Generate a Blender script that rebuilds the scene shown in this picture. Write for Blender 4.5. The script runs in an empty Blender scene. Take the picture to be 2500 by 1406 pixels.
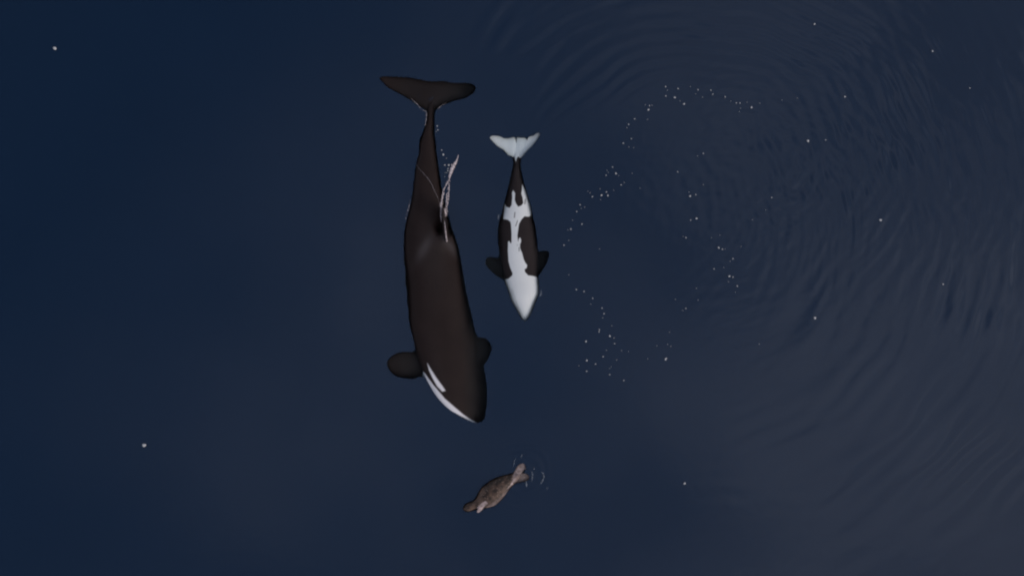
import bpy, math, random
import numpy as np
from mathutils import Vector

# ------------------------------------------------------------------ camera, sky, sun, exposure
scene = bpy.context.scene
CAM_Z = 16.0
PPM = 125.0                        # photograph pixels per metre at the water line

cam_data = bpy.data.cameras.new("camera")
cam_data.sensor_width = 36.0
cam_data.lens = 36.0 * CAM_Z / (2500.0 / PPM)
cam_data.clip_end = 5000.0
cam = bpy.data.objects.new("camera", cam_data)
cam.location = (0, 0, CAM_Z)
scene.collection.objects.link(cam)
scene.camera = cam

SUN_EL = math.radians(36.0)
SUN_AZ = math.radians(122.0)       # clockwise from +Y
CLOUD_OFFSET = (2.3, 15.2, 0.0)
world = bpy.data.worlds.new("World")
scene.world = world
world.use_nodes = True
wn = world.node_tree
sky = wn.nodes.new("ShaderNodeTexSky")
sky.sky_type = 'NISHITA'
sky.sun_disc = False
sky.sun_elevation = SUN_EL
sky.sun_rotation = SUN_AZ
sky.air_density = 1.0
sky.dust_density = 4.0
sky.ozone_density = 1.0
# thin broken overcast over the whole sky: soft clouds laid out on a flat deck overhead
tc = wn.nodes.new("ShaderNodeTexCoord")
sp = wn.nodes.new("ShaderNodeSeparateXYZ")
zz = wn.nodes.new("ShaderNodeMath"); zz.operation = 'MAXIMUM'; zz.inputs[1].default_value = 0.0
zo = wn.nodes.new("ShaderNodeMath"); zo.operation = 'ADD'; zo.inputs[1].default_value = 0.12
dv = wn.nodes.new("ShaderNodeVectorMath"); dv.operation = 'DIVIDE'
cz = wn.nodes.new("ShaderNodeCombineXYZ")
ofs = wn.nodes.new("ShaderNodeVectorMath"); ofs.operation = 'ADD'; ofs.inputs[1].default_value = CLOUD_OFFSET
cn = wn.nodes.new("ShaderNodeTexNoise"); cn.inputs["Scale"].default_value = 0.6; cn.inputs["Detail"].default_value = 2.0; cn.inputs["Roughness"].default_value = 0.45
cr = wn.nodes.new("ShaderNodeMapRange"); cr.interpolation_type = 'SMOOTHSTEP'
cr.inputs["From Min"].default_value = 0.32; cr.inputs["From Max"].default_value = 0.68
cm = wn.nodes.new("ShaderNodeMixRGB")
# lumps and thin places in the cloud deck
c2 = wn.nodes.new("ShaderNodeTexNoise"); c2.inputs["Scale"].default_value = 3.2; c2.inputs["Detail"].default_value = 3.0
r2 = wn.nodes.new("ShaderNodeMapRange"); r2.inputs["From Min"].default_value = 0.36; r2.inputs["From Max"].default_value = 0.64
r2.inputs["To Min"].default_value = 0.60; r2.inputs["To Max"].default_value = 1.45
cs = wn.nodes.new("ShaderNodeVectorMath"); cs.operation = 'SCALE'; cs.inputs[0].default_value = (8.2, 8.3, 9.2)
bg = wn.nodes["Background"]
bg.inputs["Strength"].default_value = 0.10
wl = wn.links
wl.new(tc.outputs["Generated"], sp.inputs[0])
wl.new(sp.outputs["Z"], zz.inputs[0]); wl.new(zz.outputs[0], zo.inputs[0])
for k in range(3):
    wl.new(zo.outputs[0], cz.inputs[k])
wl.new(tc.outputs["Generated"], dv.inputs[0]); wl.new(cz.outputs[0], dv.inputs[1])
wl.new(dv.outputs[0], ofs.inputs[0]); wl.new(ofs.outputs[0], cn.inputs["Vector"])
wl.new(cn.outputs["Fac"], cr.inputs["Value"])
wl.new(ofs.outputs[0], c2.inputs["Vector"]); wl.new(c2.outputs["Fac"], r2.inputs["Value"])
wl.new(r2.outputs[0], cs.inputs["Scale"]); wl.new(cs.outputs[0], cm.inputs[2])
wl.new(cr.outputs[0], cm.inputs[0]); wl.new(sky.outputs["Color"], cm.inputs[1])
wl.new(cm.outputs[0], bg.inputs["Color"])

sun_data = bpy.data.lights.new("sun", 'SUN')
sun_data.energy = 0.5
sun_data.angle = math.radians(20.0)
sun_data.color = (1.0, 0.97, 0.93)
sun = bpy.data.objects.new("sun", sun_data)
sdir = Vector((math.sin(SUN_AZ) * math.cos(SUN_EL), math.cos(SUN_AZ) * math.cos(SUN_EL), math.sin(SUN_EL)))
sun.rotation_euler = sdir.to_track_quat('Z', 'Y').to_euler()
sun.location = sdir * 60
scene.collection.objects.link(sun)

vs = scene.view_settings
vs.view_transform = 'Standard'
vs.look = 'None'
vs.exposure = 0.0
vs.gamma = 1.0
vs.use_curve_mapping = False

cy = scene.cycles
cy.use_denoising = True
try:
    cy.denoiser = 'OPENIMAGEDENOISE'
except Exception:
    pass
cy.max_bounces = 5
cy.diffuse_bounces = 1
cy.glossy_bounces = 3
cy.transparent_max_bounces = 16
cy.volume_bounces = 1
cy.use_adaptive_sampling = True
cy.adaptive_threshold = 0.015
cy.adaptive_min_samples = 20
cy.filter_width = 2.1               # the soft look of compressed drone video

rng = np.random.default_rng(7)
random.seed(7)


# ------------------------------------------------------------------ helpers
def W(px, py, z=0.0):
    """photograph pixel -> metres, for something at height z"""
    k = (CAM_Z - z) / CAM_Z / PPM
    return (px - 1250.0) * k, (703.0 - py) * k


def PXY(co):
    """metres -> photograph pixels"""
    k = CAM_Z / (CAM_Z - co[:, 2]) * PPM
    return co[:, 0] * k + 1250.0, 703.0 - co[:, 1] * k


def tag(o, label=None, category=None, group=None, kind=None):
    if label: o["label"] = label
    if category: o["category"] = category
    if group: o["group"] = group
    if kind: o["kind"] = kind
    return o


def new_mesh(name, verts, faces):
    me = bpy.data.meshes.new(name)
    me.from_pydata([tuple(v) for v in verts], [], faces)
    me.validate()
    me.update()
    return me


def link(name, me, mat=None):
    o = bpy.data.objects.new(name, me)
    if mat is not None:
        me.materials.append(mat)
    scene.collection.objects.link(o)
    return o


def smoothstep(a, b, x):
    t = np.clip((x - a) / (b - a), 0, 1)
    return t * t * (3 - 2 * t)


def pchip(xs, ys, q):
    """monotone cubic through (xs, ys), evaluated at q; ys may have columns"""
    xs = np.asarray(xs, float); ys = np.asarray(ys, float)
    if ys.ndim == 1:
        ys = ys[:, None]
    h = np.diff(xs)[:, None]
    d = np.diff(ys, axis=0) / h
    m = np.zeros_like(ys)
    w1 = 2 * h[1:] + h[:-1]; w2 = h[1:] + 2 * h[:-1]
    same = d[:-1] * d[1:] > 0
    with np.errstate(divide='ignore', invalid='ignore'):
        hm = (w1 + w2) / (w1 / d[:-1] + w2 / d[1:])
    m[1:-1] = np.where(same, hm, 0)
    m[0], m[-1] = d[0], d[-1]
    i = np.clip(np.searchsorted(xs, q) - 1, 0, len(xs) - 2)
    t = ((q - xs[i]) / (xs[i + 1] - xs[i]))[:, None]
    hh = h[i]
    return ((2 * t**3 - 3 * t**2 + 1) * ys[i] + (t**3 - 2 * t**2 + t) * hh * m[i]
            + (-2 * t**3 + 3 * t**2) * ys[i + 1] + (t**3 - t**2) * hh * m[i + 1])


class Shell:
    """collects closed lofted surfaces in metres"""
    def __init__(self):
        self.v, self.f = [], []

    def rings(self, rings):
        b = len(self.v)
        n, m = len(rings), len(rings[0])
        for r in rings:
            self.v.extend([tuple(p) for p in r])
        for i in range(n - 1):
            for j in range(m):
                k = (j + 1) % m
                self.f.append((b + i * m + j, b + i * m + k, b + (i + 1) * m + k, b + (i + 1) * m + j))
        self.f.append(tuple(b + j for j in reversed(range(m))))
        self.f.append(tuple(b + (n - 1) * m + j for j in range(m)))

    def body(self, stations, n=110, m=44, fixed=None, power=2.0, roll=None):
        """stations: (cx, cy, half width) in photo pixels and (z centre, half height) in metres"""
        s = np.asarray(stations, float)
        t = np.concatenate([[0], np.cumsum(np.hypot(np.diff(s[:, 0]), np.diff(s[:, 1])))])
        # denser toward the ends so that they stay round
        q = (1 - np.cos(np.linspace(0, math.pi, n))) / 2 * 0.6 + np.linspace(0, 1, n) * 0.4
        p = pchip(t, s, q * t[-1])
        tan = np.gradient(p[:, :2], axis=0)
        tan /= np.linalg.norm(tan, axis=1)[:, None]
        out = []
        for i in range(n):
            nx, ny = fixed if fixed else (-tan[i, 1], tan[i, 0])
            a = np.linspace(0, 2 * math.pi, m, endpoint=False)
            ca, sa = np.cos(a), np.sin(a)
            ca = np.sign(ca) * np.abs(ca) ** (2 / power); sa = np.sign(sa) * np.abs(sa) ** (2 / power)
            x = p[i, 0] + nx * p[i, 2] * ca
            y = p[i, 1] + ny * p[i, 2] * ca
            wx, wy = W(x, y, p[i, 3])
            k = np.interp(p[i, 1], *roll) if roll else 0.0
            out.append(np.stack([wx, wy, p[i, 3] + p[i, 4] * sa - k * ca], 1))
        self.rings(out)

    def fin(self, stations, n=40, m=20, up=(0, 0, 1)):
        """stations: leading px, trailing px, z lead, z trail, thickness (m)"""
        s = np.asarray([(a[0], a[1], b[0], b[1], z0, z1, th) for a, b, z0, z1, th in stations], float)
        c = (s[:, :2] + s[:, 2:4]) / 2
        t = np.concatenate([[0], np.cumsum(np.maximum(np.linalg.norm(np.diff(np.c_[c / PPM, s[:, 4]], axis=0), axis=1), 1e-3))])
        p = pchip(t, s, np.linspace(0, t[-1], n))
        up = np.array(up, float)
        out = []
        for r in p:
            a = np.linspace(0, 2 * math.pi, m, endpoint=False)
            k = (1 - np.cos(a)) / 2
            th = np.sign(np.sin(a)) * np.abs(np.sin(a)) ** 0.8 * r[6] / 2 * (1.15 - 0.5 * k)
            x = r[0] + (r[2] - r[0]) * k
            y = r[1] + (r[3] - r[1]) * k
            z = r[4] + (r[5] - r[4]) * k
            wx, wy = W(x, y, z)
            out.append(np.stack([wx, wy, z], 1) + th[:, None] * up[None, :])
        self.rings(out)


def fuse(name, shell, voxel, smooth_iter):
    """one continuous skin over all the shells of an animal"""
    tmp = link("tmp_" + name, new_mesh("tmp", shell.v, shell.f))
    md = tmp.modifiers.new("r", 'REMESH')
    md.mode = 'VOXEL'
    md.voxel_size = voxel
    sm = tmp.modifiers.new("s", 'SMOOTH')
    sm.factor = 0.5
    sm.iterations = smooth_iter
    dg = bpy.context.evaluated_depsgraph_get()
    me = bpy.data.meshes.new_from_object(tmp.evaluated_get(dg))
    bpy.data.objects.remove(tmp)
    me.name = name
    me.materials.clear()
    return me


def coords(me):
    a = np.empty(len(me.vertices) * 3, np.float32)
    me.vertices.foreach_get("co", a)
    return a.reshape(-1, 3).astype(float)


def normals(me):
    a = np.empty(len(me.vertices) * 3, np.float32)
    me.vertex_normals.foreach_get("vector", a)
    return a.reshape(-1, 3).astype(float)


def poly_sd(px, py, poly):
    """signed distance in pixels, positive inside"""
    P = np.asarray(poly, float)
    inside = np.zeros(len(px), bool)
    best = np.full(len(px), 1e9)
    for i in range(len(P)):
        ax, ay = P[i]; bx, by = P[(i + 1) % len(P)]
        ex, ey = bx - ax, by - ay
        L = ex * ex + ey * ey + 1e-9
        t = np.clip(((px - ax) * ex + (py - ay) * ey) / L, 0, 1)
        best = np.minimum(best, (px - ax - t * ex) ** 2 + (py - ay - t * ey) ** 2)
        if abs(ey) > 1e-9:
            hit = ((ay > py) != (by > py)) & (px < (bx - ax) * (py - ay) / ey + ax)
            inside ^= hit
    d = np.sqrt(best)
    return np.where(inside, d, -d)


def set_attr(me, name, values):
    at = me.attributes.new(name, 'FLOAT', 'POINT')
    at.data.foreach_set("value", np.asarray(values, np.float32))


def smooth_shade(me):
    me.polygons.foreach_set("use_smooth", np.ones(len(me.polygons), bool))


def noise2(x, y, scale, seed):
    """smooth value noise in -1..1"""
    r = np.random.default_rng(seed).uniform(-1, 1, (256, 256))
    u, v = x / scale, y / scale
    i, j = np.floor(u).astype(int), np.floor(v).astype(int)
    fu, fv = u - i, v - j
    fu = fu**3 * (fu * (6 * fu - 15) + 10); fv = fv**3 * (fv * (6 * fv - 15) + 10)
    g = lambda a, b: r[a % 256, b % 256]
    return ((g(i, j) * (1 - fu) + g(i + 1, j) * fu) * (1 - fv)
            + (g(i, j + 1) * (1 - fu) + g(i + 1, j + 1) * fu) * fv)


# ------------------------------------------------------------------ materials
DEEP = (0.0062, 0.0178, 0.0425)     # light that deep sea water sends back up


def mat_new(name):
    m = bpy.data.materials.new(name)
    m.use_nodes = True
    m.node_tree.nodes.clear()
    out = m.node_tree.nodes.new("ShaderNodeOutputMaterial")
    return m, m.node_tree.nodes, m.node_tree.links, out


def make_water_volume():
    m, N, L, out = mat_new("sea_water_body")
    sc = N.new("ShaderNodeVolumeScatter")
    sc.inputs["Color"].default_value = (0.95, 0.95, 1.0, 1)
    sc.inputs["Density"].default_value = 0.092
    sc.inputs["Anisotropy"].default_value = 0.0
    ab = N.new("ShaderNodeVolumeAbsorption")
    # absorption = (1 - colour) * density
    ab.inputs["Color"].default_value = (0.0, 0.66, 0.885, 1)
    ab.inputs["Density"].default_value = 0.70
    ad = N.new("ShaderNodeAddShader")
    L.new(sc.outputs[0], ad.inputs[0]); L.new(ab.outputs[0], ad.inputs[1])
    L.new(ad.outputs[0], out.inputs["Volume"])
    return m


def make_water_surface():
    m, N, L, out = mat_new("sea_surface")
    fr = N.new("ShaderNodeFresnel"); fr.inputs["IOR"].default_value = 1.34
    gl = N.new("ShaderNodeBsdfGlossy"); gl.inputs["Roughness"].default_value = 0.06
    gl.inputs["Color"].default_value = (1, 1, 1, 1)
    tr = N.new("ShaderNodeBsdfTransparent")
    # away from the animals nothing but the deep water's own colour comes back up
    dp = N.new("ShaderNodeBsdfDiffuse")
    tc = N.new("ShaderNodeTexCoord")
    big = N.new("ShaderNodeTexNoise"); big.inputs["Scale"].default_value = 0.35; big.inputs["Detail"].default_value = 4
    L.new(tc.outputs["Object"], big.inputs["Vector"])
    dc = N.new("ShaderNodeMixRGB")
    dc.inputs[1].default_value = (*[c * .93 for c in DEEP], 1); dc.inputs[2].default_value = (*[c * 1.07 for c in DEEP], 1)
    L.new(big.outputs["Fac"], dc.inputs[0]); L.new(dc.outputs[0], dp.inputs["Color"])
    at = N.new("ShaderNodeAttribute"); at.attribute_name = "clear"
    bd = N.new("ShaderNodeMixShader")
    L.new(at.outputs["Fac"], bd.inputs[0]); L.new(dp.outputs[0], bd.inputs[1]); L.new(tr.outputs[0], bd.inputs[2])
    mx = N.new("ShaderNodeMixShader")
    L.new(fr.outputs[0], mx.inputs[0]); L.new(bd.outputs[0], mx.inputs[1]); L.new(gl.outputs[0], mx.inputs[2])
    L.new(mx.outputs[0], out.inputs["Surface"])
    nz = N.new("ShaderNodeTexNoise"); nz.inputs["Scale"].default_value = 5.0; nz.inputs["Detail"].default_value = 3
    bp = N.new("ShaderNodeBump"); bp.inputs["Strength"].default_value = 0.12; bp.inputs["Distance"].default_value = 0.012
    L.new(tc.outputs["Object"], nz.inputs["Vector"])
    L.new(nz.outputs["Fac"], bp.inputs["Height"])
    L.new(bp.outputs[0], gl.inputs["Normal"])
    return m


def make_orca_skin(name, black, white, grey):
    m, N, L, out = mat_new(name)
    pb = N.new("ShaderNodeBsdfPrincipled")
    pb.inputs["Roughness"].default_value = 0.5
    pb.inputs["Specular IOR Level"].default_value = 0.07
    # only skin that is out of the water shines; under water it hardly does
    gp = N.new("ShaderNodeNewGeometry"); gs = N.new("ShaderNodeSeparateXYZ")
    wet = N.new("ShaderNodeMapRange"); wet.interpolation_type = 'SMOOTHSTEP'
    wet.inputs["From Min"].default_value = 0.08; wet.inputs["From Max"].default_value = 0.20
    wet.inputs["To Min"].default_value = 0.06; wet.inputs["To Max"].default_value = 0.22
    L.new(gp.outputs["Position"], gs.inputs[0]); L.new(gs.outputs["Z"], wet.inputs["Value"])
    L.new(wet.outputs[0], pb.inputs["Specular IOR Level"])
    tc = N.new("ShaderNodeTexCoord")
    nz = N.new("ShaderNodeTexNoise"); nz.inputs["Scale"].default_value = 3.5; nz.inputs["Detail"].default_value = 6
    L.new(tc.outputs["Object"], nz.inputs["Vector"])
    mot = N.new("ShaderNodeMixRGB")
    mot.inputs[1].default_value = (*[c * 0.75 for c in black], 1)
    mot.inputs[2].default_value = (*[c * 1.25 for c in black], 1)
    L.new(nz.outputs["Fac"], mot.inputs[0])
    ag = N.new("ShaderNodeAttribute"); ag.attribute_name = "painted_sheen"  # where sky sheen is painted in as grey
    mg = N.new("ShaderNodeMixRGB"); mg.inputs[2].default_value = (*grey, 1)
    L.new(ag.outputs["Fac"], mg.inputs[0]); L.new(mot.outputs[0], mg.inputs[1])
    wz = N.new("ShaderNodeTexNoise"); wz.inputs["Scale"].default_value = 2.2; wz.inputs["Detail"].default_value = 3
    L.new(tc.outputs["Object"], wz.inputs["Vector"])
    wm = N.new("ShaderNodeMixRGB")
    wm.inputs[1].default_value = (*[c * 0.88 for c in white], 1)
    wm.inputs[2].default_value = (*[min(c * 1.06, .9) for c in white], 1)
    L.new(wz.outputs["Fac"], wm.inputs[0])
    aw = N.new("ShaderNodeAttribute"); aw.attribute_name = "white"
    mw = N.new("ShaderNodeMixRGB")
    L.new(aw.outputs["Fac"], mw.inputs[0]); L.new(mg.outputs[0], mw.inputs[1]); L.new(wm.outputs[0], mw.inputs[2])
    L.new(mw.outputs[0], pb.inputs["Base Color"])
    bz = N.new("ShaderNodeTexNoise"); bz.inputs["Scale"].default_value = 14; bz.inputs["Detail"].default_value = 4
    L.new(tc.outputs["Object"], bz.inputs["Vector"])
    bp = N.new("ShaderNodeBump"); bp.inputs["Strength"].default_value = 0.15; bp.inputs["Distance"].default_value = 0.01
    L.new(bz.outputs["Fac"], bp.inputs["Height"]); L.new(bp.outputs[0], pb.inputs["Normal"])
    L.new(pb.outputs[0], out.inputs["Surface"])
    return m


def make_seal_fur():
    m, N, L, out = mat_new("seal_fur")
    pb = N.new("ShaderNodeBsdfPrincipled")
    pb.inputs["Roughness"].default_value = 0.5
    pb.inputs["Specular IOR Level"].default_value = 0.25
    tc = N.new("ShaderNodeTexCoord")
    nz = N.new("ShaderNodeTexNoise"); nz.inputs["Scale"].default_value = 9; nz.inputs["Detail"].default_value = 5
    L.new(tc.outputs["Object"], nz.inputs["Vector"])
    r1 = N.new("ShaderNodeValToRGB")
    e = r1.color_ramp.elements
    e[0].position = 0.40; e[0].color = (0.022, 0.0145, 0.011, 1)
    e[1].position = 0.64; e[1].color = (0.105, 0.064, 0.046, 1)
    L.new(nz.outputs["Fac"], r1.inputs[0])
    vo = N.new("ShaderNodeTexVoronoi"); vo.inputs["Scale"].default_value = 21
    L.new(tc.outputs["Object"], vo.inputs["Vector"])
    r2 = N.new("ShaderNodeValToRGB")
    r2.color_ramp.elements[0].position = 0.08; r2.color_ramp.elements[0].color = (1, 1, 1, 1)
    r2.color_ramp.elements[1].position = 0.30; r2.color_ramp.elements[1].color = (0, 0, 0, 1)
    L.new(vo.outputs["Distance"], r2.inputs[0])
    sp = N.new("ShaderNodeMixRGB"); sp.inputs[2].default_value = (0.27, 0.19, 0.155, 1)
    ml = N.new("ShaderNodeMath"); ml.operation = 'MULTIPLY'; ml.inputs[1].default_value = 0.75
    L.new(r2.outputs[0], ml.inputs[0]); L.new(ml.outputs[0], sp.inputs[0]); L.new(r1.outputs[0], sp.inputs[1])
    ap = N.new("ShaderNodeAttribute"); ap.attribute_name = "pale"
    mp = N.new("ShaderNodeMixRGB"); mp.inputs[2].default_value = (0.44, 0.34, 0.33, 1)
    L.new(ap.outputs["Fac"], mp.inputs[0]); L.new(sp.outputs[0], mp.inputs[1])
    L.new(mp.outputs[0], pb.inputs["Base Color"])
    bp = N.new("ShaderNodeBump"); bp.inputs["Strength"].default_value = 0.3; bp.inputs["Distance"].default_value = 0.01
    L.new(nz.outputs["Fac"], bp.inputs["Height"]); L.new(bp.outputs[0], pb.inputs["Normal"])
    L.new(pb.outputs[0], out.inputs["Surface"])
    return m


def make_foam(name, col):
    m, N, L, out = mat_new(name)
    pb = N.new("ShaderNodeBsdfPrincipled")
    pb.inputs["Roughness"].default_value = 0.6
    tc = N.new("ShaderNodeTexCoord")
    nz = N.new("ShaderNodeTexNoise"); nz.inputs["Scale"].default_value = 30
    L.new(tc.outputs["Object"], nz.inputs["Vector"])
    mx = N.new("ShaderNodeMixRGB")
    mx.inputs[1].default_value = (*[c * 0.7 for c in col], 1); mx.inputs[2].default_value = (*col, 1)
    L.new(nz.outputs["Fac"], mx.inputs[0]); L.new(mx.outputs[0], pb.inputs["Base Color"])
    L.new(pb.outputs[0], out.inputs["Surface"])
    return m


def make_froth_or_glint(name, col, lo, hi, scale=26):
    """thin broken froth and painted glints, with water showing between"""
    m, N, L, out = mat_new(name)
    df = N.new("ShaderNodeBsdfDiffuse"); df.inputs["Color"].default_value = (*col, 1)
    tr = N.new("ShaderNodeBsdfTransparent")
    tc = N.new("ShaderNodeTexCoord")
    nz = N.new("ShaderNodeTexNoise"); nz.inputs["Scale"].default_value = scale; nz.inputs["Detail"].default_value = 3
    L.new(tc.outputs["Object"], nz.inputs["Vector"])
    mr = N.new("ShaderNodeMapRange")
    mr.inputs["From Min"].default_value = .35; mr.inputs["From Max"].default_value = .65
    mr.inputs["To Min"].default_value = lo; mr.inputs["To Max"].default_value = hi
    L.new(nz.outputs["Fac"], mr.inputs["Value"])
    mx = N.new("ShaderNodeMixShader")
    L.new(mr.outputs[0], mx.inputs[0]); L.new(tr.outputs[0], mx.inputs[1]); L.new(df.outputs[0], mx.inputs[2])
    L.new(mx.outputs[0], out.inputs["Surface"])
    return m


M_VOL = make_water_volume()
M_SURF = make_water_surface()
M_ORCA = make_orca_skin("large_whale_skin", (0.0200, 0.0136, 0.0128), (0.72, 0.69, 0.71), (0.055, 0.047, 0.049))
M_CALF = make_orca_skin("young_whale_skin", (0.0235, 0.0185, 0.019), (0.68, 0.69, 0.69), (0.09, 0.08, 0.08))
M_SEAL = make_seal_fur()
M_FOAM = make_foam("white_foam", (0.55, 0.54, 0.55))
M_TRAIL = make_froth_or_glint("trail_froth_and_highlight", (0.66, 0.57, 0.58), .25, .95)
M_GLINT = make_froth_or_glint("thin_glint_line", (0.42, 0.38, 0.40), .05, .7)  # this and the next two: pale colours standing for sky glint on wavelets
M_FAINT = make_froth_or_glint("faint_glint_line", (0.22, 0.19, 0.20), .05, .6)
M_DASH = make_froth_or_glint("ripple_glint", (0.24, 0.27, 0.32), .1, .75)

# ------------------------------------------------------------------ the body of water (volume, no skin of its own)
S = 400.0
bv = [(-S, -S, -40), (S, -S, -40), (S, S, -40), (-S, S, -40),
      (-S, -S, -.018), (S, -S, -.018), (S, S, -.018), (-S, S, -.018)]
bf = [(3, 2, 1, 0), (4, 5, 6, 7), (0, 1, 5, 4), (1, 2, 6, 5), (2, 3, 7, 6), (3, 0, 4, 7)]
water = link("water", new_mesh("water", bv, bf), M_VOL)
tag(water, "deep dark navy sea water below the surface", "water", kind="structure")

# ------------------------------------------------------------------ large whale (back up, head at the bottom of the picture)
sh = Shell()
rows = [  # y, left x, right x, z centre, half height
    (246, 1047, 1064, -.22, .05), (262, 1044, 1062, -.21, .11), (280, 1043, 1060, -.21, .15), (296, 1041.5, 1060, -.22, .18), (321, 1034, 1059, -.24, .23),
    (350, 1024, 1064, -.27, .28), (375, 1021, 1068, -.30, .33), (400, 1014, 1072, -.33, .38), (449, 1008, 1079, -.37, .46),
    (489, 1003, 1087, -.40, .51), (521, 995, 1094, -.42, .55), (550, 988, 1103, -.43, .58), (585, 984, 1116, -.45, .62),
    (620, 983.5, 1125, -.48, .65), (664, 988, 1132, -.52, .67), (700, 990.5, 1138, -.54, .67), (747, 995, 1148, -.57, .66),
    (788, 999, 1157, -.58, .64), (823, 1008, 1166, -.58, .62), (858, 1020, 1175, -.58, .59), (890, 1031, 1181.5, -.57, .55),
    (915, 1040, 1185.5, -.56, .52), (937, 1052, 1189, -.55, .48), (966, 1071, 1190, -.53, .42), (993, 1095, 1189, -.51, .35),
    (1012, 1120, 1187.5, -.50, .27), (1023, 1139, 1185.5, -.49, .21), (1030, 1156, 1182, -.48, .14), (1033.5, 1167, 1176, -.48, .05)]
sh.body([((l + r) / 2, y, (r - l) / 2, z, h) for y, l, r, z, h in [(a, b, c, d * .62 - .01 + .04 * min(max((a - 720) / 200, 0), 1), e * .70) for a, b, c, d, e in rows]], fixed=(1, 0), n=130, m=52, power=2.35, roll=((700, 880, 960, 1033), (0, .18, .24, .12)))
sh.fin([  # flukes, from the left tip to the right tip: leading edge, trailing edge
    ((922, 189), (921, 186.5), -0.04, -0.04, .03), ((931, 197), (929, 186), -0.04, -0.04, .035), ((944, 212), (944, 185.5), -0.06, -0.05, .05), ((972, 228), (968, 187), -0.10, -0.08, .07),
    ((1000, 244), (1000, 189), -0.14, -0.12, .10), ((1024, 260), (1026, 194), -0.15, -0.13, .13), ((1052, 272), (1052, 198), -0.16, -0.14, .14),
    ((1076, 261), (1076, 197), -0.18, -0.16, .13), ((1106, 248), (1106, 201), -0.21, -0.19, .10), ((1132, 242), (1130, 201.5), -0.25, -0.23, .07),
    ((1154, 231), (1150, 204), -0.29, -0.27, .05), ((1163, 216), (1161, 209), -0.31, -0.30, .03)], n=70)
sh.fin([  # left paddle
    ((1050, 925), (1032, 850), -0.29, -0.27, .22), ((1028, 923), (1012, 858), -0.25, -0.23, .16), ((1006, 925), (992, 857), -0.21, -0.19, .12),
    ((982, 923), (974, 860), -0.18, -0.16, .10), ((964, 917), (958, 867), -0.16, -0.15, .08), ((951, 904), (948, 877), -0.15, -0.14, .06), ((944.5, 893), (943.5, 885), -0.14, -0.14, .04)], n=46)
sh.fin([  # right paddle
    ((1172, 897), (1150, 815), -0.33, -0.31, .20), ((1184, 889), (1168, 821), -0.35, -0.33, .14), ((1193, 874), (1181, 823), -0.37, -0.35, .10),
    ((1199, 860), (1192, 831), -0.39, -0.37, .07), ((1202, 851), (1200, 842), -0.40, -0.39, .04)], n=36)
sh.fin([  # tall back fin, seen almost edge on
    ((1089.5, 598), (1082, 505), -.15, -.20, .20), ((1089.5, 590), (1082, 505), .08, .05, .115), ((1088.5, 581), (1081.5, 504), .24, .22, .09),
    ((1086.5, 563), (1081, 503), .44, .43, .07), ((1084, 541), (1080.5, 503), .62, .62, .055), ((1082, 517), (1080.5, 504), .74, .74, .04)],
    n=50, up=(1, 0.08, 0))
me = fuse("large_whale", sh, 0.016, 5)
co = coords(me)
px, py = PXY(co)
on_fin = (np.abs(px - 1086) < 8) & (co[:, 2] > 0.17) & (py > 490) & (py < 600)
top = (co[:, 2] > -.45) & ~on_fin
# water hollows shaped as self-shading dark pits in the skin on both sides of the back fin, and the shoulder in front of it
for cx, cyy, rx, ry, dep in ((1073.5, 558, 9, 12, -.22), (1096.5, 557, 6.5, 13, -.26)):
    w = np.exp(-(((px - cx) / rx) ** 2 + ((py - cyy) / ry) ** 2))
    co[:, 2] += np.where(top & (co[:, 2] > -.3), dep * w, 0)
w = np.exp(-(((px - 1089) / 26) ** 2 + ((py - 588) / 22) ** 2))
co[:, 2] += np.where(top, .05 * w, 0)
me.vertices.foreach_set("co", co.astype(np.float32).ravel())
me.update()
nr = normals(me)
eye_patch = [(1043, 886), (1049, 896.5), (1064.5, 921), (1080.5, 943), (1087.5, 953.5), (1080, 955.5), (1067, 942), (1056, 922), (1047.5, 904)]
jaw = [(1033, 907), (1038, 912), (1045, 922), (1059, 941), (1076, 961), (1085, 972), (1104.5, 989), (1129, 1010), (1146, 1022),
       (1163, 1031.5), (1150, 1040), (1110, 1020), (1080, 995), (1050, 960), (1030, 930)]
white = smoothstep(-1.2, 1.2, poly_sd(px, py, eye_patch)) * (nr[:, 2] > -.1)
white = np.maximum(white, smoothstep(-1.2, 1.2, poly_sd(px, py, jaw)))
mid = np.interp(py, [r[0] for r in rows], [(r[1] + r[2]) / 2 for r in rows])
hwid = np.interp(py, [r[0] for r in rows], [(r[2] - r[1]) / 2 for r in rows])
under = (nr[:, 2] < -.35) & (py > 420)
white = np.maximum(white, np.where(under, smoothstep(.62, .5, np.abs(px - mid) / np.maximum(hwid, 1)), 0))
white = np.maximum(white, np.where((nr[:, 2] < -.5) & (py < 262), 1, 0))
set_attr(me, "white", white)
sheen = [np.exp(-((((px - ax) * math.cos(t) + (py - ay) * math.sin(t)) / L) ** 2 + ((-(px - ax) * math.sin(t) + (py - ay) * math.cos(t)) / B) ** 2))
       for ax, ay, t, L, B in ((1036, 606, -1.05, 34, 11), (1101, 602, 1.0, 26, 9))]
set_attr(me, "painted_sheen", np.clip(sheen[0] + sheen[1], 0, 1) * 0.7)  # sky sheen on wet skin, painted as pale patches beside the fin base
smooth_shade(me)
large_whale = link("large_whale", me, M_ORCA)
tag(large_whale, "large dark whale with white eye patch, tall back fin awash, heading toward the seal", "whale", "whales swimming side by side")

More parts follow.
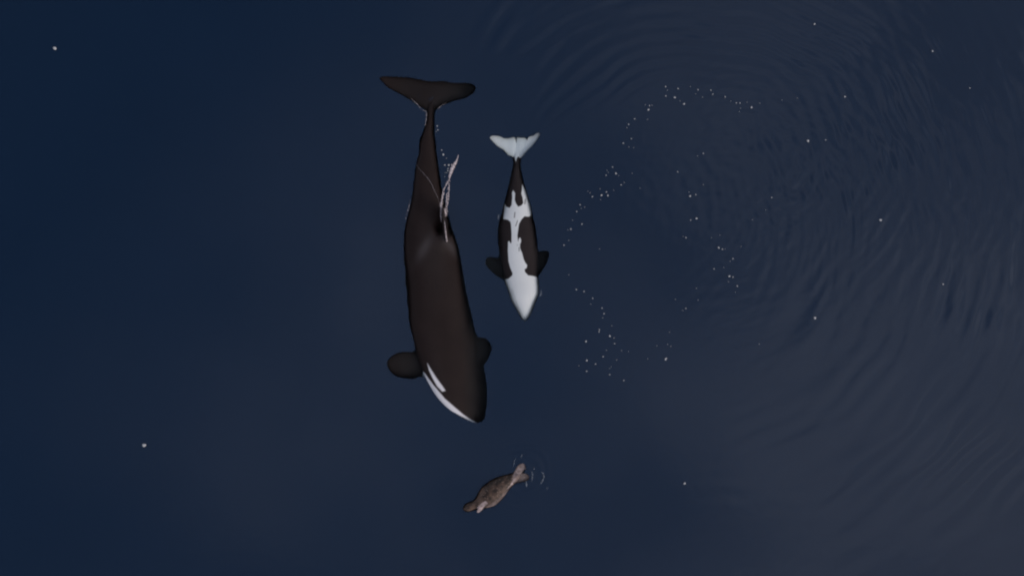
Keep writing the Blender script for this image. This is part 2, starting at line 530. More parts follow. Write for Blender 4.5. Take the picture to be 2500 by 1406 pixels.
# ------------------------------------------------------------------ young whale (swimming belly up)
sh = Shell()
crow = [
    (372, 1255, 1272, -.19, .04), (386, 1254, 1271.5, -.19, .08), (398, 1253.5, 1271, -.20, .10), (424, 1248.5, 1274, -.21, .13), (453, 1242, 1281, -.23, .17),
    (472, 1237.5, 1286.5, -.24, .20), (501, 1230, 1295, -.26, .25), (520, 1226, 1299, -.27, .27), (540, 1219, 1303, -.28, .29),
    (565, 1216.5, 1308.5, -.29, .31), (590, 1216.5, 1311, -.29, .32), (615, 1219, 1312, -.29, .32), (645, 1224, 1313, -.29, .31),
    (672, 1229, 1313.5, -.28, .30), (690, 1233.5, 1314.5, -.27, .28), (705, 1239, 1316, -.26, .26), (718, 1244, 1315, -.25, .24),
    (731, 1247.5, 1309.5, -.245, .21), (750, 1258, 1302, -.24, .175), (769, 1268.5, 1294, -.23, .12), (779, 1274.5, 1288, -.23, .08), (785.5, 1279, 1283, -.23, .02)]
sh.body([((l + r) / 2, y, (r - l) / 2, z, h) for y, l, r, z, h in [(a, b, c, d * .60, e * .74) for a, b, c, d, e in crow]], fixed=(1, 0), n=110, m=48)
sh.fin([
    ((1196, 339), (1193, 332), -0.07, -0.07, .02), ((1205, 349), (1207, 331), -0.08, -0.07, .028), ((1215, 358.5), (1219, 332), -0.09, -0.08, .034), ((1229, 367), (1232, 337.5), -0.10, -0.09, .044),
    ((1240, 379), (1242, 337), -0.11, -0.10, .055), ((1252, 384), (1253.5, 334.5), -0.11, -0.10, .06), ((1257.5, 388), (1258, 337), -0.12, -0.11, .06), ((1260.5, 392), (1260.2, 349), -0.12, -0.11, .06),
    ((1264, 390), (1262.5, 334), -0.12, -0.11, .06), ((1271, 387), (1272, 335.5), -0.11, -0.10, .055), ((1280, 378), (1281, 336), -0.11, -0.10, .045),
    ((1286, 370), (1286.3, 340), -0.10, -0.09, .04), ((1294, 363), (1290, 334.5), -0.10, -0.09, .036), ((1305, 350.5), (1303, 330), -0.09, -0.08, .03), ((1313, 339), (1311, 324.5), -0.08, -0.07, .025), ((1319, 329), (1318.5, 323), -0.07, -0.07, .018)], n=120, m=20)
sh.fin([
    ((1236, 685), (1226, 626), -.36, -.36, .11), ((1222, 678), (1214, 630), -.37, -.37, .08), ((1209, 670.5), (1203, 628), -.38, -.38, .06),
    ((1195, 658.5), (1191, 628), -.39, -.39, .045), ((1185.5, 645), (1184, 631), -.40, -.40, .028)], n=46)
sh.fin([
    ((1306, 676), (1304, 612), -.36, -.36, .11), ((1317, 671), (1314, 614), -.37, -.37, .08), ((1327, 655), (1326, 613), -.38, -.38, .06),
    ((1335.5, 641), (1335, 612.5), -.39, -.39, .045), ((1340, 626), (1340.5, 613), -.40, -.40, .028)], n=46)
sh.fin([  # back fin, pointing down into the water
    ((1264, 600), (1264, 545), -.50, -.50, .07), ((1264, 585), (1264, 540), -.68, -.68, .05), ((1264, 562), (1264, 538), -.82, -.82, .03)], n=24, up=(1, 0, 0))
me = fuse("young_whale", sh, 0.0085, 3)
co = coords(me)
px, py = PXY(co)
nr = normals(me)
belly = [(1252.7, 464.7), (1257.5, 472), (1256.5, 488), (1259.4, 497), (1265, 505), (1273, 502), (1277.7, 496), (1275.7, 482), (1273, 473), (1274.4, 463), (1275, 450),
         (1280.5, 461), (1287, 476), (1291, 491.6), (1295.5, 503), (1298, 518.5), (1295, 527), (1290, 529), (1280.5, 528), (1273, 536), (1267, 547),
         (1265.5, 556), (1263, 576), (1264.5, 588), (1269.5, 596), (1269.5, 606), (1274.5, 617.6), (1278.5, 633.6), (1282.5, 641.6), (1287, 647.5), (1285.5, 654.5), (1280.5, 657.5), (1281.5, 664),
         (1289.4, 672.4), (1297.4, 673.4), (1307.4, 675.4), (1312.4, 677.4), (1330, 690), (1330, 740), (1290, 800), (1265, 800), (1230, 740), (1234, 697),
         (1229, 683.4), (1241.6, 680.4), (1250.6, 672.4), (1251.6, 667.5), (1245.6, 653.5), (1241.6, 637.6), (1240, 613.7), (1240.6, 589.8), (1243.6, 588.8), (1246.6, 594.7), (1249, 591.8),
         (1249, 569.8), (1247.6, 548), (1246, 541.5), (1240, 536.7), (1229, 534.8), (1230.5, 516.5), (1231, 495), (1236.4, 505), (1244, 508), (1249, 501), (1250.8, 482), (1250, 470.5)]
fluke_w = [(1180, 310), (1330, 310), (1330, 360), (1295, 372), (1284.4, 376), (1278.6, 384), (1273, 388), (1268, 385), (1265, 382), (1262, 386), (1259.4, 395), (1257.2, 388), (1256, 383), (1246, 386), (1225, 376), (1180, 350)]
up_side = smoothstep(-.35, -.1, nr[:, 2])
white = smoothstep(-.9, .9, poly_sd(px, py, belly)) * up_side
white = np.maximum(white, smoothstep(-1.0, 1.0, poly_sd(px, py, fluke_w)) * up_side)
spot = (((px - 1269) / 3) ** 2 + ((py - 588) / 7.5) ** 2)
white = np.maximum(white, smoothstep(1.3, .7, spot) * up_side)


def slit(a, b, r):
    ax, ay = a; ex, ey = b[0] - a[0], b[1] - a[1]
    t = np.clip(((px - ax) * ex + (py - ay) * ey) / (ex * ex + ey * ey), 0, 1)
    d = np.hypot(px - ax - t * ex, py - ay - t * ey)
    return smoothstep(r + .8, r - .8, d)


for a, b, r in (((1257, 519), (1255.8, 531), 1.2), ((1263.5, 539), (1259, 552), 1.0), ((1282.5, 487), (1281.5, 498), 1.2), ((1267, 604), (1267.5, 613), .9), ((1257, 333), (1261, 348), .9), ((1286.2, 335), (1287, 341), 1.0)):
    white *= 1 - .85 * slit(a, b, r)
white *= 1 - .18 * smoothstep(1.4, .5, ((px - 1263.5) / 3.2) ** 2 + ((py - 598.5) / 3.2) ** 2)
# mouth line pigment on the chin
white *= 1 - .16 * slit((1250, 705), (1270, 765), 2.0)
set_attr(me, "white", white)
set_attr(me, "painted_sheen", np.zeros(len(px)))
smooth_shade(me)
young_whale = link("young_whale", me, M_CALF)
tag(young_whale, "young whale swimming belly up with white chin, belly stripe and white tail flukes", "whale", "whales swimming side by side")

# ------------------------------------------------------------------ seal
sh = Shell()
sh.body([(1130.5, 1244.5, 1.5, -.06, .015), (1133, 1242.5, 6, -.06, .04), (1138, 1239.5, 9.3, -.05, .065), (1147, 1236.5, 10.5, -.045, .08), (1156, 1232.5, 10, -.045, .085), (1166, 1228, 12.5, -.045, .10),
         (1179, 1221, 20.5, -.045, .14), (1195, 1209, 27, -.045, .175), (1209, 1196.5, 26, -.045, .17), (1221.5, 1186, 23, -.045, .15),
         (1234, 1177.5, 18.5, -.045, .12), (1245, 1171, 14.5, -.045, .09), (1255, 1166, 11.5, -.045, .065), (1263, 1161, 7, -.045, .04), (1267, 1158, 3, -.045, .02)], n=90, m=40)
sh.fin([((1251, 1156), (1266, 1168), -.06, -.06, .07), ((1256, 1149), (1271, 1159), -.05, -.05, .05), ((1259.5, 1142), (1276, 1151), -.045, -.045, .035), ((1265, 1135), (1281, 1146), -.04, -.04, .028),
        ((1271, 1131), (1283.5, 1142), -.04, -.04, .022), ((1278, 1129), (1283, 1135), -.04, -.04, .015)], n=36)
sh.fin([((1277, 1136), (1284, 1139), -.04, -.04, .018), ((1281, 1142), (1284.5, 1143), -.04, -.04, .016), ((1283.5, 1148), (1285.5, 1149), -.04, -.04, .012)], n=12)
sh.fin([((1258, 1154), (1248, 1182), -.07, -.07, .08), ((1268, 1153), (1260, 1179.5), -.055, -.055, .05), ((1279, 1154.5), (1271, 1177), -.05, -.05, .035),
        ((1288, 1156), (1282, 1174.5), -.05, -.05, .026), ((1293.5, 1161), (1291, 1171.5), -.05, -.05, .016)], n=36)
sh.fin([((1180, 1222), (1193, 1231), .02, .0, .07), ((1175, 1229), (1184, 1236), .03, .02, .05), ((1169, 1236), (1179, 1241), .03, .02, .04),
        ((1165.5, 1243), (1175, 1246), .02, .02, .03), ((1163.5, 1250), (1169, 1250.5), .0, .0, .02)], n=36)
me = fuse("seal", sh, 0.006, 3)
co = coords(me)
px, py = PXY(co)
nr = normals(me)
fore = [(1186, 1222), (1191, 1228), (1181, 1238), (1177, 1246), (1171, 1254), (1160, 1254), (1163, 1241), (1175, 1228)]
hind_a = [(1254, 1150), (1258, 1140), (1268, 1128), (1290, 1125), (1290, 1152), (1276, 1152), (1266, 1160), (1256, 1176), (1249, 1180), (1252, 1166)]
hind_b = [(1266, 1157), (1280, 1152), (1300, 1150), (1300, 1178), (1266, 1181), (1252, 1183)]
edge = [(1250, 1176), (1254, 1181), (1247, 1186), (1240, 1193), (1238, 1192), (1245, 1184)]
rim = [(1243, 1192), (1236, 1196), (1226, 1208), (1216, 1219), (1200, 1229), (1188, 1236), (1190, 1250), (1240, 1230)]
pale = 0.95 * smoothstep(-1.5, 1.5, poly_sd(px, py, fore)) * (co[:, 2] > -.06)
pale = np.maximum(pale, .62 * smoothstep(-2, 2, poly_sd(px, py, hind_a)))
pale = np.maximum(pale, .30 * smoothstep(-2, 2, poly_sd(px, py, hind_b)))
pale = np.maximum(pale, 1.0 * smoothstep(-.8, 1.0, poly_sd(px, py, edge)))
pale = np.maximum(pale, .34 * smoothstep(-3, 3, poly_sd(px, py, rim)))
pale = np.maximum(pale, .5 * smoothstep(-.3, -.8, nr[:, 2]))
pale *= .8 + .35 * noise2(px, py, 5, 91)
set_attr(me, "pale", np.clip(pale, 0, 1))
smooth_shade(me)
seal = link("seal", me, M_SEAL)
tag(seal, "small mottled brown seal with pale flippers in front of the large whale", "seal")

# ------------------------------------------------------------------ the water's skin: ripples running out from a splash on the right
STEP = 0.03
gx = np.arange(-12.4, 12.4001, STEP)
gy = np.arange(-7.4, 7.4001, STEP)
X, Y = np.meshgrid(gx, gy, indexing='ij')
nx_, ny_ = X.shape


def ripple(X, Y):
    PX, PY = X * PPM + 1250, 703 - Y * PPM
    cx, cyy = W(1690, 545)
    ex, ey = X - cx, Y - cyy
    wob = .30 * noise2(X + 40, Y + 40, 2.3, 1) + .10 * noise2(X + 40, Y + 40, .8, 2)
    r = np.hypot(ex, ey) + wob
    a, b = .10, .062
    lam = a + b * np.maximum(r, .3)
    ph = np.log(a + b * np.maximum(r, .3)) / b
    env = smoothstep(2.1, 4.0, r) * (1 - smoothstep(7.0, 11.0, r))
    patch = np.clip(.45 + .8 * noise2(X + 60, Y + 60, 1.3, 3) + .35 * noise2(X + 60, Y + 60, .45, 4), 0, 1.3)
    where = np.maximum(smoothstep(1640, 1900, PX), smoothstep(1090, 1290, PX) * smoothstep(330, 230, PY))
    where = where * (1 - .75 * smoothstep(720, 950, PY))
    h = .125 * lam / 6.283 * np.sin(6.283 * ph) * env * patch * where
    # short chop, mostly toward the right of the splash
    chop_env = np.exp(-(((PX - 2180) / 410) ** 2 + ((PY - 390) / 330) ** 2))
    for k in range(14):
        g = np.random.default_rng(100 + k)
        l = g.uniform(.13, .34)
        rk = np.hypot(ex - g.normal(0, .9), ey - g.normal(0, .9))
        m = np.clip(.15 + noise2(X * 1.6 + 70, Y + 70, g.uniform(.5, 1.1), 200 + k), 0, 1)
        pn = 1.6 * noise2(X + 80, Y + 80, .7, 300 + k)
        h += .07 * l / 6.283 * np.sin(6.283 / l * rk + pn + g.uniform(0, 6)) * m * chop_env
    # long soft swell rolling off to the lower right
    low = smoothstep(1850, 2050, PX) * smoothstep(600, 820, PY) * (1 - smoothstep(1120, 1330, PY))
    rl = np.hypot(ex, ey) + .45 * noise2(X + 30, Y + 30, 2.6, 12) + .12 * noise2(X + 30, Y + 30, 1.0, 15)
    band = np.clip(.5 + .9 * noise2(X + 50, Y + 50, 1.5, 13), 0, 1.2)
    h += .085 * .75 / 6.283 * np.sin(6.283 * rl / .75) * low * band
    h += .050 * .42 / 6.283 * np.sin(6.283 * rl / .42 + 2 * noise2(X, Y + 90, .9, 14)) * low * (1.1 - band)
    # slow heave of the whole surface
    h += .0035 * noise2(X + 90, Y + 90, 2.6, 8) + .0012 * noise2(X + 90, Y + 90, 1.1, 9)
    # small rings round the tail of the seal
    sx, sy = W(1276, 1155)
    rs = np.hypot(X - sx, Y - sy) + .05 * noise2(X, Y + 50, .3, 11)
    h += .0022 * np.sin(6.283 * rs / .16) * np.exp(-((rs - .38) / .22) ** 2)
    edge = np.minimum(12.4 - np.abs(X), 7.4 - np.abs(Y))
    return h * smoothstep(0, .8, edge)


Z = ripple(X, Y)
# the surface parts where the animals lie in it
occ = np.zeros((nx_ - 1, ny_ - 1), bool)
soft = np.zeros((nx_, ny_))
for o in (large_whale, young_whale, seal):
    c = coords(o.data)
    c[:, :2] *= (CAM_Z / (CAM_Z - c[:, 2]))[:, None]
    fine = np.zeros(((nx_ - 1) * 3, (ny_ - 1) * 3), np.float32)
    i = np.floor((c[:, 0] - gx[0]) / STEP * 3).astype(int); j = np.floor((c[:, 1] - gy[0]) / STEP * 3).astype(int)
    fine[i, j] = 1
    cover = fine.reshape(nx_ - 1, 3, ny_ - 1, 3).sum((1, 3))
    own = cover >= 5
    if o is large_whale:
        # her round flanks dip under the sheet; flukes, tail stem and paddles are thin and lie flat
        e = cover > 0
        for dx in (-1, 0, 1):
            for dy in (-1, 0, 1):
                e &= np.roll(np.roll(cover > 0, dx, 0), dy, 1)
        CX, CY = np.meshgrid((gx[:-1] + STEP / 2) * PPM + 1250, 703 - (gy[:-1] + STEP / 2) * PPM, indexing='ij')
        thin = (CY < 360) | ((CX < 1020) & (CY > 840) & (CY < 935)) | ((CX > 1178) & (CY > 810) & (CY < 885))
        own = np.where(thin, own, e)
    occ |= own
    for dx in range(-1, 1):
        for dy in range(-1, 1):
            soft[2:-2, 2:-2] += own[2 + dx:nx_ - 2 + dx, 2 + dy:ny_ - 2 + dy] / 4.0
clear = np.clip(soft * 2.0 - .85, 0, 1)
vid = np.arange(nx_ * ny_).reshape(nx_, ny_)
quads = np.stack([vid[:-1, :-1], vid[1:, :-1], vid[1:, 1:], vid[:-1, 1:]], -1)[~occ]
# round off the stair steps of those openings
cntf = np.zeros((nx_, ny_), int)
nf = (~occ).astype(int)
cntf[:-1, :-1] += nf; cntf[1:, :-1] += nf; cntf[1:, 1:] += nf; cntf[:-1, 1:] += nf
inner = np.zeros((nx_, ny_), bool); inner[1:-1, 1:-1] = True
bnd = inner & (cntf > 0) & (cntf < 4)
for it in range(6):
    sxx = np.zeros_like(X); syy = np.zeros_like(X); n = np.zeros_like(X)
    for dx, dy in ((1, 0), (-1, 0), (0, 1), (0, -1)):
        nb = np.roll(np.roll(bnd, dx, 0), dy, 1)
        sxx += np.where(nb, np.roll(np.roll(X, dx, 0), dy, 1), 0); syy += np.where(nb, np.roll(np.roll(Y, dx, 0), dy, 1), 0); n += nb
    mv = bnd & (n >= 2)
    X = np.where(mv, .4 * X + .6 * sxx / np.maximum(n, 1), X); Y = np.where(mv, .4 * Y + .6 * syy / np.maximum(n, 1), Y)
verts = np.stack([X.ravel(), Y.ravel(), Z.ravel()], 1)
# calm sheet from there to the horizon
far = 390.0
k0 = len(verts)
ring = list(vid[:, 0]) + list(vid[-1, 1:]) + list(vid[-2::-1, -1]) + list(vid[0, -2:0:-1])
outer = [(-far, -far, 0), (far, -far, 0), (far, far, 0), (-far, far, 0)]
c00, c10, c11, c01 = int(vid[0, 0]), int(vid[-1, 0]), int(vid[-1, -1]), int(vid[0, -1])
sides = [
    [k0, k0 + 1] + [int(v) for v in vid[::-1, 0]],
    [k0 + 1, k0 + 2] + [int(v) for v in vid[-1, ::-1]],
    [k0 + 2, k0 + 3] + [int(v) for v in vid[:, -1]],
    [k0 + 3, k0] + [int(v) for v in vid[0, :]]]
used = np.unique(quads)
keep = np.zeros(k0, bool); keep[used] = True
for s in sides:
    for v in s[2:]:
        keep[v] = True
remap = -np.ones(k0 + 4, int)
remap[:k0][keep] = np.arange(keep.sum())
remap[k0:] = keep.sum() + np.arange(4)
allv = [tuple(v) for v in verts[keep]] + outer
faces = [tuple(q) for q in remap[quads].tolist()] + [tuple(int(remap[v]) for v in s) for s in sides]
me = bpy.data.meshes.new("water_surface")
me.from_pydata(allv, [], faces)
me.update()
# the sheet thins out to clear water over the animals' edges
set_attr(me, "clear", np.concatenate([clear.ravel()[keep], np.zeros(4)]))
smooth_shade(me)
surface = link("water_surface", me, M_SURF)
tag(surface, "calm rippled sea surface mirroring the sky", "water", kind="structure")


# ------------------------------------------------------------------ foam and painted glints
def blob_mesh(name, seed, squash=.45):
    g = np.random.default_rng(seed)
    v, f = [], []
    n, m = 6, 8
    lob = g.uniform(.7, 1.2, 3); ph = g.uniform(0, 6.28, 3)
    for i in range(1, n):
        t = math.pi * i / n
        for j in range(m):
            a = 2 * math.pi * j / m
            r = .5 * (1 + .22 * lob[0] * math.sin(2 * a + ph[0]) + .16 * lob[1] * math.sin(3 * a + ph[1]))
            v.append((r * math.sin(t) * math.cos(a), r * math.sin(t) * math.sin(a), squash * .5 * math.cos(t)))
    tp, bt = len(v), len(v) + 1
    v += [(0, 0, squash * .5), (0, 0, -squash * .5)]
    for i in range(n - 2):
        for j in range(m):
            k = (j + 1) % m
            f.append((i * m + j, (i + 1) * m + j, (i + 1) * m + k, i * m + k))
    for j in range(m):
        k = (j + 1) % m
        f.append((tp, j, k)); f.append((bt, (n - 2) * m + k, (n - 2) * m + j))
    me = new_mesh(name, v, f)
    smooth_shade(me)
    me.materials.append(M_FOAM)
    return me


BLOBS = [blob_mesh("foam_fleck_%d" % i, 40 + i) for i in range(6)]


def fleck(px, py, size, label, group=None):
    o = bpy.data.objects.new("foam_fleck", BLOBS[random.randrange(6)])
    x, y = W(px, py)
    o.location = (x, y, .012)
    o.rotation_euler = (0, 0, random.uniform(0, 6.28))
    o.scale = (size, size * random.uniform(.75, 1.0), size)
    scene.collection.objects.link(o)
    return tag(o, label, "foam", group)


B, Md, D = .039, .026, .0145
zoom_b = [(980, 120, Md), (995, 152, D), (1092, 138, Md), (1202, 120, D), (1272, 148, Md), (1252, 185, D), (1388, 152, Md), (1406, 188, Md), (1312, 215, D), (981, 204, Md), (1062, 218, B),
          (1110, 248, D), (1146, 276, B), (796, 284, D), (834, 291, Md), (857, 288, D), (824, 328, B), (816, 416, D), (1517, 211, Md), (1568, 250, D), (1618, 267, Md), (1651, 268, Md), (1715, 260, D),
          (1755, 307, B), (1655, 315, D), (1645, 345, D), (700, 411, Md), (646, 460, Md), (630, 490, D), (670, 589, Md), (598, 630, Md), (648, 665, D), (691, 671, D), (1320, 722, Md), (1268, 745, D),
          (500, 845, Md), (450, 876, D), (462, 893, D), (442, 919, Md), (531, 902, B), (556, 922, D), (678, 902, D), (578, 1006, Md), (606, 985, D), (750, 1036, D), (388, 1042, D), (445, 1070, Md), (401, 1099, B),
          (458, 1101, B), (510, 1055, D), (278, 1063, D), (297, 1078, D), (318, 1112, Md), (392, 1138, D), (207, 1185, Md), (248, 1206, D), (177, 1246, Md), (217, 1218, D), (140, 1324, D), (224, 1359, Md), (125, 1398, D),
          (1088, 888, Md), (1320, 1004, D), (1189, 1070, D), (1200, 1107, B), (1252, 1094, Md), (1258, 1308, B), (1206, 1323, Md), (1937, 1120, Md), (1883, 1230, D), (1763, 1320, D), (1830, 270, D), (2030, 243, D), (2170, 222, D)]
zoom_c = [(112, 67, Md), (88, 72, D), (95, 158, D), (56, 196, Md), (347, 228, D), (96, 438, D), (157, 558, Md), (220, 574, Md), (290, 630, Md), (275, 677, D), (367, 709, Md), (383, 755, Md), (372, 788, D), (447, 853, D),
          (345, 885, Md), (343, 902, Md), (236, 981, B), (430, 937, B), (465, 952, D), (469, 999, Md), (403, 1052, D), (376, 1105, Md), (242, 1136, B), (314, 1165, Md), (487, 1132, D), (526, 1055, D), (583, 1063, D),
          (443, 1188, D), (430, 1201, D), (241, 1224, Md), (430, 1252, Md), (545, 1299, Md), (178, 1180, D), (738, 1122, D), (815, 1017, D), (903, 1005, D), (928, 1022, D), (917, 905, D), (965, 638, D),
          (1051, 712, Md), (1025, 728, D), (1137, 547, D), (1151, 645, D), (1052, 135, Md), (1030, 126, D), (1260, 137, D), (1330, 115, D), (1319, 217, B), (1350, 229, Md), (1372, 228, D), (1502, 208, D),
          (1436, 307, Md), (1413, 328, D), (1362, 378, D), (1281, 390, Md), (1406, 449, B), (1436, 457, Md), (1399, 495, D), (1471, 530, Md), (1455, 580, D), (1650, 1003, D)]
spots = [(1360 + x / 3.7, 180 + y / 3.7, s) for x, y, s in zoom_b] + [(1360 + x / 3.347, 540 + y / 3.347, s) for x, y, s in zoom_c]
BRIGHT = {
    (1647, 239): "brighter upper one of two foam flecks at the top of the arc", (1670, 255): "brighter lower one of two foam flecks at the top of the arc",
    (1583, 269): "brightest foam fleck at the left bend of the upper arc", (1834, 263): "brightest foam fleck at the right end of the upper arc",
    (1503, 424): "brightest foam fleck high in the trail right of the young whale", (1468, 477): "larger left one of two bright foam flecks in the trail",
    (1484, 478): "right one of two bright foam flecks in the trail", (1684, 479): "brightest of three foam flecks close together inside the ring",
    (1700, 534): "brighter of the foam fleck pair at the middle of the ring", (1430, 833): "bright foam fleck at the left side of the lower cluster",
    (1488, 820): "bright foam fleck in the middle of the lower cluster", (1432, 879): "bright foam fleck at the lower left of the lower cluster",
    (1754, 605): "brightest foam fleck leading a short row at the ring's right side", (1780, 674): "brightest foam fleck of the pair low on the ring's right side"}
ZONES = [
    (lambda x, y: y < 345 and x < 1610, "tiny foam fleck at the left bend of the upper arc", "foam flecks at the left of the upper arc"),
    (lambda x, y: y < 345 and x < 1715, "tiny foam fleck in the top stretch of the upper arc", "foam flecks along the top of the arc"),
    (lambda x, y: y < 345 and x < 1960, "tiny foam fleck in the right stretch of the upper arc", "foam flecks along the right of the arc"),
    (lambda x, y: x < 1570 and y < 395, "tiny foam fleck in the sparse gap between upper arc and trail", "foam flecks linking arc and trail"),
    (lambda x, y: x < 1570 and y < 500, "tiny foam fleck in the dense middle of the trail right of the young whale", "foam flecks in the middle of the trail"),
    (lambda x, y: x < 1570 and y < 690, "tiny foam fleck at the low end of the trail beside the young whale's flipper", "foam flecks at the low end of the trail"),
    (lambda x, y: x < 1540 and y < 795, "tiny foam fleck in the slanting strand below and right of the chin", "foam flecks in the slanting strand"),
    (lambda x, y: x < 1540 and y < 860, "tiny foam fleck in the upper half of the lower cluster", "foam flecks in the lower cluster, upper half"),
    (lambda x, y: x < 1560, "tiny foam fleck in the lower half of the lower cluster", "foam flecks in the lower cluster, lower half"),
    (lambda x, y: x < 1660 and y > 790, "very faint foam fleck between the lower cluster and the ring's right side", "faint foam flecks right of the lower cluster"),
    (lambda x, y: x < 1720 and y < 560, "tiny foam fleck in the small groups at the middle of the ring", "foam flecks at the middle of the ring"),
    (lambda x, y: x < 1725, "tiny foam fleck in the sparse line low inside the ring", "foam flecks low inside the ring"),
    (lambda x, y: x < 1830 and 560 < y < 730, "tiny foam fleck in the short column on the ring's right side", "foam flecks on the ring's right side"),
    (lambda x, y: True, "faint stray foam fleck among the ripples right of the ring", "stray foam flecks in the ripples")]
for x, y, s in spots:
    own = [t for (bx, by), t in BRIGHT.items() if s == B and abs(bx - x) < 3 and abs(by - y) < 3]
    z = next(z for z in ZONES if z[0](x, y))
    fleck(x, y, s, own[0] if own else z[1], z[2])
fleck(1625, 876, .054, "bright lone foam fleck just below the ring of scattered flecks")
fleck(1988, 60, .038, "lone foam fleck near the top edge, right of centre")
fleck(2276, 126, .038, "lone foam fleck in the upper right corner waters")
fleck(2062, 237, .038, "lone foam fleck right of the upper arc of flecks")
fleck(1972, 344.5, .055, "brightest lone foam fleck among the ripples at upper right")
fleck(2015, 342.5, .026, "faint small foam fleck beside the brightest one at upper right")
fleck(2367, 216, .026, "faint foam fleck near the right edge among short ripples")
fleck(2149, 537.6, .055, "oblong foam fleck among the tightest ripples on the right")
fleck(2301.5, 693.6, .030, "small faint foam fleck at far right below the tight ripples")
fleck(1989, 776, .056, "lone bright foam fleck where the ripples fade on the right")
fleck(1671, 1179, .050, "lone foam fleck right of the seal near the bottom")
fleck(134.5, 119, .072, "oblong white fleck alone in the dark upper left corner")
fleck(352.5, 1086, .080, "largest pale fleck alone at the lower left")
for x, y, s in ((878, 742, Md), (885, 787, Md), (866, 806, D)):
    fleck(880 + x / 4.685, 150 + y / 4.685, s, "tiny foam fleck beside the large whale's narrow tail stem", "foam flecks beside the tail stem")
for x, y, s in ((930, 1017, Md), (948, 1068, B), (985, 1110, D), (1010, 1188, B), (965, 1188, Md), (1002, 1228, Md), (1000, 1253, Md), (970, 1275, D), (988, 1275, D), (965, 1320, D)):
    fleck(880 + x / 4.685, 150 + y / 4.685, s, "tiny foam fleck between the large whale's back and its foam trail", "foam flecks behind the back fin")


def path_pts(pts, n):
    s = np.asarray(pts, float)
    t = np.concatenate([[0], np.cumsum(np.hypot(np.diff(s[:, 0]), np.diff(s[:, 1])))])
    return pchip(t, s, np.linspace(0, t[-1], n)), t[-1]


def streak_geo(pts, width, seed, z=.008, wobble=.35, ragged=.5):
    """a thin raised line for froth and painted glints along pts (px); width in px at its middle, fading to the ends"""
    p, L = path_pts(pts, max(8, int(L_of(pts) / 1.2)))
    g = np.random.default_rng(seed)
    n = len(p)
    tan = np.gradient(p[:, :2], axis=0); tan /= np.linalg.norm(tan, axis=1)[:, None] + 1e-9
    u = np.linspace(0, 1, n)
    prof = np.sin(np.pi * np.clip(u * .96 + .02, 0, 1)) ** .45
    wd = 1.45 * width * prof * (1 - ragged * g.uniform(0, 1, n))
    if p.shape[1] > 2:
        wd *= p[:, 2]
    v, f = [], []
    for i in range(n):
        off = g.normal(0, wobble)
        nx, ny = -tan[i, 1], tan[i, 0]
        cx, cyy = p[i, 0] + nx * off, p[i, 1] + ny * off
        for a, hgt in ((-.5, 0), (-.25, .8), (.25, .8), (.5, 0), (0, -.6)):
            x, y = W(cx + nx * a * wd[i], cyy + ny * a * wd[i])
            v.append((x, y, hgt * min(wd[i], 3) / PPM * .5 + z))
    for i in range(n - 1):
        for j in range(5):
            k = (j + 1) % 5
            f.append((i * 5 + j, i * 5 + k, (i + 1) * 5 + k, (i + 1) * 5 + j))
    f.append((4, 3, 2, 1, 0)); f.append(tuple((n - 1) * 5 + j for j in range(5)))
    return v, f


def L_of(pts):
    s = np.asarray(pts, float)
    return float(np.hypot(np.diff(s[:, 0]), np.diff(s[:, 1])).sum())


def body_height(px, py):
    """height of the highest skin under a point, or the water line"""
    hit, loc, nrm, idx = large_whale.ray_cast(Vector((*W(px, py), 3)), Vector((0, 0, -1)))
    return max(loc.z, -.01) if hit else 0.0


def streak(pts, width, label, mat, seed, group=None, name="glint_streak", ragged=.5, drape=False):  # painted glint: a pale ribbon in place of sky reflected off a wavelet
    v, f = streak_geo(pts, width, seed, ragged=ragged)
    if drape:
        v = [(x, y, z + max(0, body_height(x * PPM + 1250, 703 - y * PPM))) for x, y, z in v]
    me = new_mesh(name, v, f)
    smooth_shade(me)
    return tag(link(name, me, mat), label, "foam", group)


# froth trailing off the back fin: one mass of streaks and bubbles
fv, ff = [], []


def add(geo):
    b = len(fv)
    fv.extend(geo[0]); ff.extend([tuple(i + b for i in t) for t in geo[1]])


add(streak_geo([(1119.5, 378, .35), (1115, 392, .6), (1109, 403, 1.0), (1103, 414, 1.1), (1099, 427, 1.0), (1095.5, 442, .7)], 6.5, 1, ragged=.35))
add(streak_geo([(1094.5, 443, .8), (1088, 453, .8), (1083.5, 465, .8), (1081, 478, 1.2), (1078.5, 492, 1.4), (1077, 503, 1.5), (1077, 512, .8), (1077, 526, 1.0), (1078, 543, .7)], 3.4, 2, wobble=.7))
add(streak_geo([(1096, 443, .9), (1096.5, 458, .8), (1095.5, 470, .8), (1094.5, 485, .9), (1092, 500, 1.1), (1090.5, 515, 1.2)], 2.4, 3, wobble=.5))
add(streak_geo([(1092, 470, .7), (1090.5, 482, 1.0), (1089.5, 495, 1.0), (1089, 508, 1.2)], 2.6, 4, wobble=.9))
add(streak_geo([(1088.5, 508, .5), (1088.5, 518, 1.0), (1088, 528, 1.3), (1087.5, 537, .9)], 6.0, 5, ragged=.3))
add(streak_geo([(1101, 403.5, 1), (1105, 402.5, 1), (1109, 404, 1)], 4.0, 6))
g = np.random.default_rng(5)
for k in range(130):
    t = g.uniform(0, 1); side = g.random() < .5
    base = np.array([(1094.5, 443), (1083, 466), (1078, 495), (1077, 540)] if side else [(1096, 443), (1095.5, 468), (1092, 497), (1089, 536)], float)
    q, _ = path_pts(base, 50)
    c = q[int(t * 49)] + g.normal(0, 1.6, 2)
    bm = BLOBS[k % 6]
    s = g.uniform(.008, .022)
    x, y = W(*c)
    b = len(fv)
    fv.extend([(x + q.co.x * s, y + q.co.y * s, .012 + q.co.z * s) for q in bm.vertices])
    ff.extend([tuple(i + b for i in p.vertices) for p in bm.polygons])
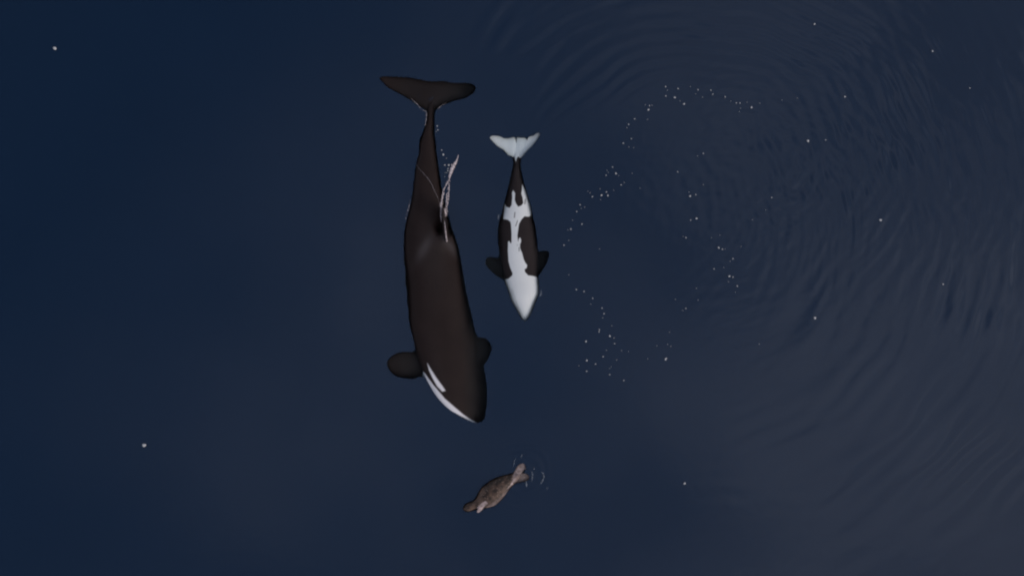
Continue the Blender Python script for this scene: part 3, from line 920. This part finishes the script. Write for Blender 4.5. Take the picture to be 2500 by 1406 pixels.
fv = [(x, y, z + max(0, min(.3, body_height(x * PPM + 1250, 703 - y * PPM)))) for x, y, z in fv]
# water streaming off the front edge of the fin, its wet highlight painted in
add(streak_geo([(1085.0, 538, .5), (1086.5, 552, .7), (1088, 566, .8), (1089.5, 578, 1.0), (1091, 588, 2.0), (1091.5, 591, 1.6)], 2.6, 7, ragged=.25, wobble=.12))
nlast = len(streak_geo([(1085.0, 538, .5), (1086.5, 552, .7), (1088, 566, .8), (1089.5, 578, 1.0), (1091, 588, 2.0), (1091.5, 591, 1.6)], 2.6, 7, ragged=.25, wobble=.12)[0])
for i in range(len(fv) - nlast, len(fv)):
    x, y, z = fv[i]
    hgt = max(body_height(x * PPM + 1250 + d, 703 - y * PPM) for d in (-2, 0, 2))
    k = (CAM_Z - hgt) / CAM_Z
    fv[i] = (x * k, y * k, z + hgt)
me = new_mesh("foam_trail_and_highlight", fv, ff)
smooth_shade(me)
tag(link("foam_trail_and_highlight", me, M_TRAIL), "forked white froth trailing behind the large whale's back fin", "foam", kind="stuff")

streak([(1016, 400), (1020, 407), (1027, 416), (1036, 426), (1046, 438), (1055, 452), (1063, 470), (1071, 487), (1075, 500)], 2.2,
       "thin slanting painted glint line across the large whale's back", M_FAINT, 21, drape=True, ragged=.7)
streak([(1003.5, 488), (998, 505), (993, 524), (990, 538)], 1.7, "faint painted glint line along the large whale's flank", M_GLINT, 22, ragged=.7)
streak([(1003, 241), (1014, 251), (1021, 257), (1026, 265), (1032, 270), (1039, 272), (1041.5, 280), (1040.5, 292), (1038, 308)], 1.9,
       "pale painted glint line along the left root of the large tail fluke", M_GLINT, 23, ragged=.6)
streak([(1090, 252), (1083, 255.5), (1075, 261), (1068, 268)], 1.4, "faint painted glint line along the right root of the large tail fluke", M_GLINT, 24, ragged=.7)
streak([(1217.5, 524), (1217, 530), (1216, 536)], 2.2, "short pale painted glint dash left of the young whale's belly", M_DASH, 25)
streak([(1320, 708), (1321, 716), (1318, 724)], 2.6, "short pale painted glint dash right of the young whale's chin", M_DASH, 26)
SG = "painted glints round the seal's tail"
for pts, w, lab in (([(1275, 1109), (1272, 1116)], 2.2, "small painted glint dash above the seal's raised hind flipper"),
                    ([(1258.5, 1118), (1256, 1127), (1254, 1138)], 2.0, "painted glint dash left of the seal's raised hind flipper"),
                    ([(1322, 1151), (1327, 1157), (1328, 1163), (1325, 1171), (1319, 1181)], 2.8, "curved painted glint arc to the right of the seal's tail"),
                    ([(1297.5, 1149), (1300, 1160), (1299.5, 1168), (1297, 1175)], 2.4, "painted glint dash close beside the seal's lower hind flipper"),
                    ([(1284, 1173), (1285, 1180), (1286.5, 1188)], 2.6, "painted glint dash under the seal's lower hind flipper"),
                    ([(1337.5, 1186), (1335, 1195)], 2.2, "outermost small painted glint dash to the right of the seal"),
                    ([(1304.5, 1140), (1303.5, 1148)], 1.8, "tiny painted glint dash between the seal's flippers and the curved arc")):
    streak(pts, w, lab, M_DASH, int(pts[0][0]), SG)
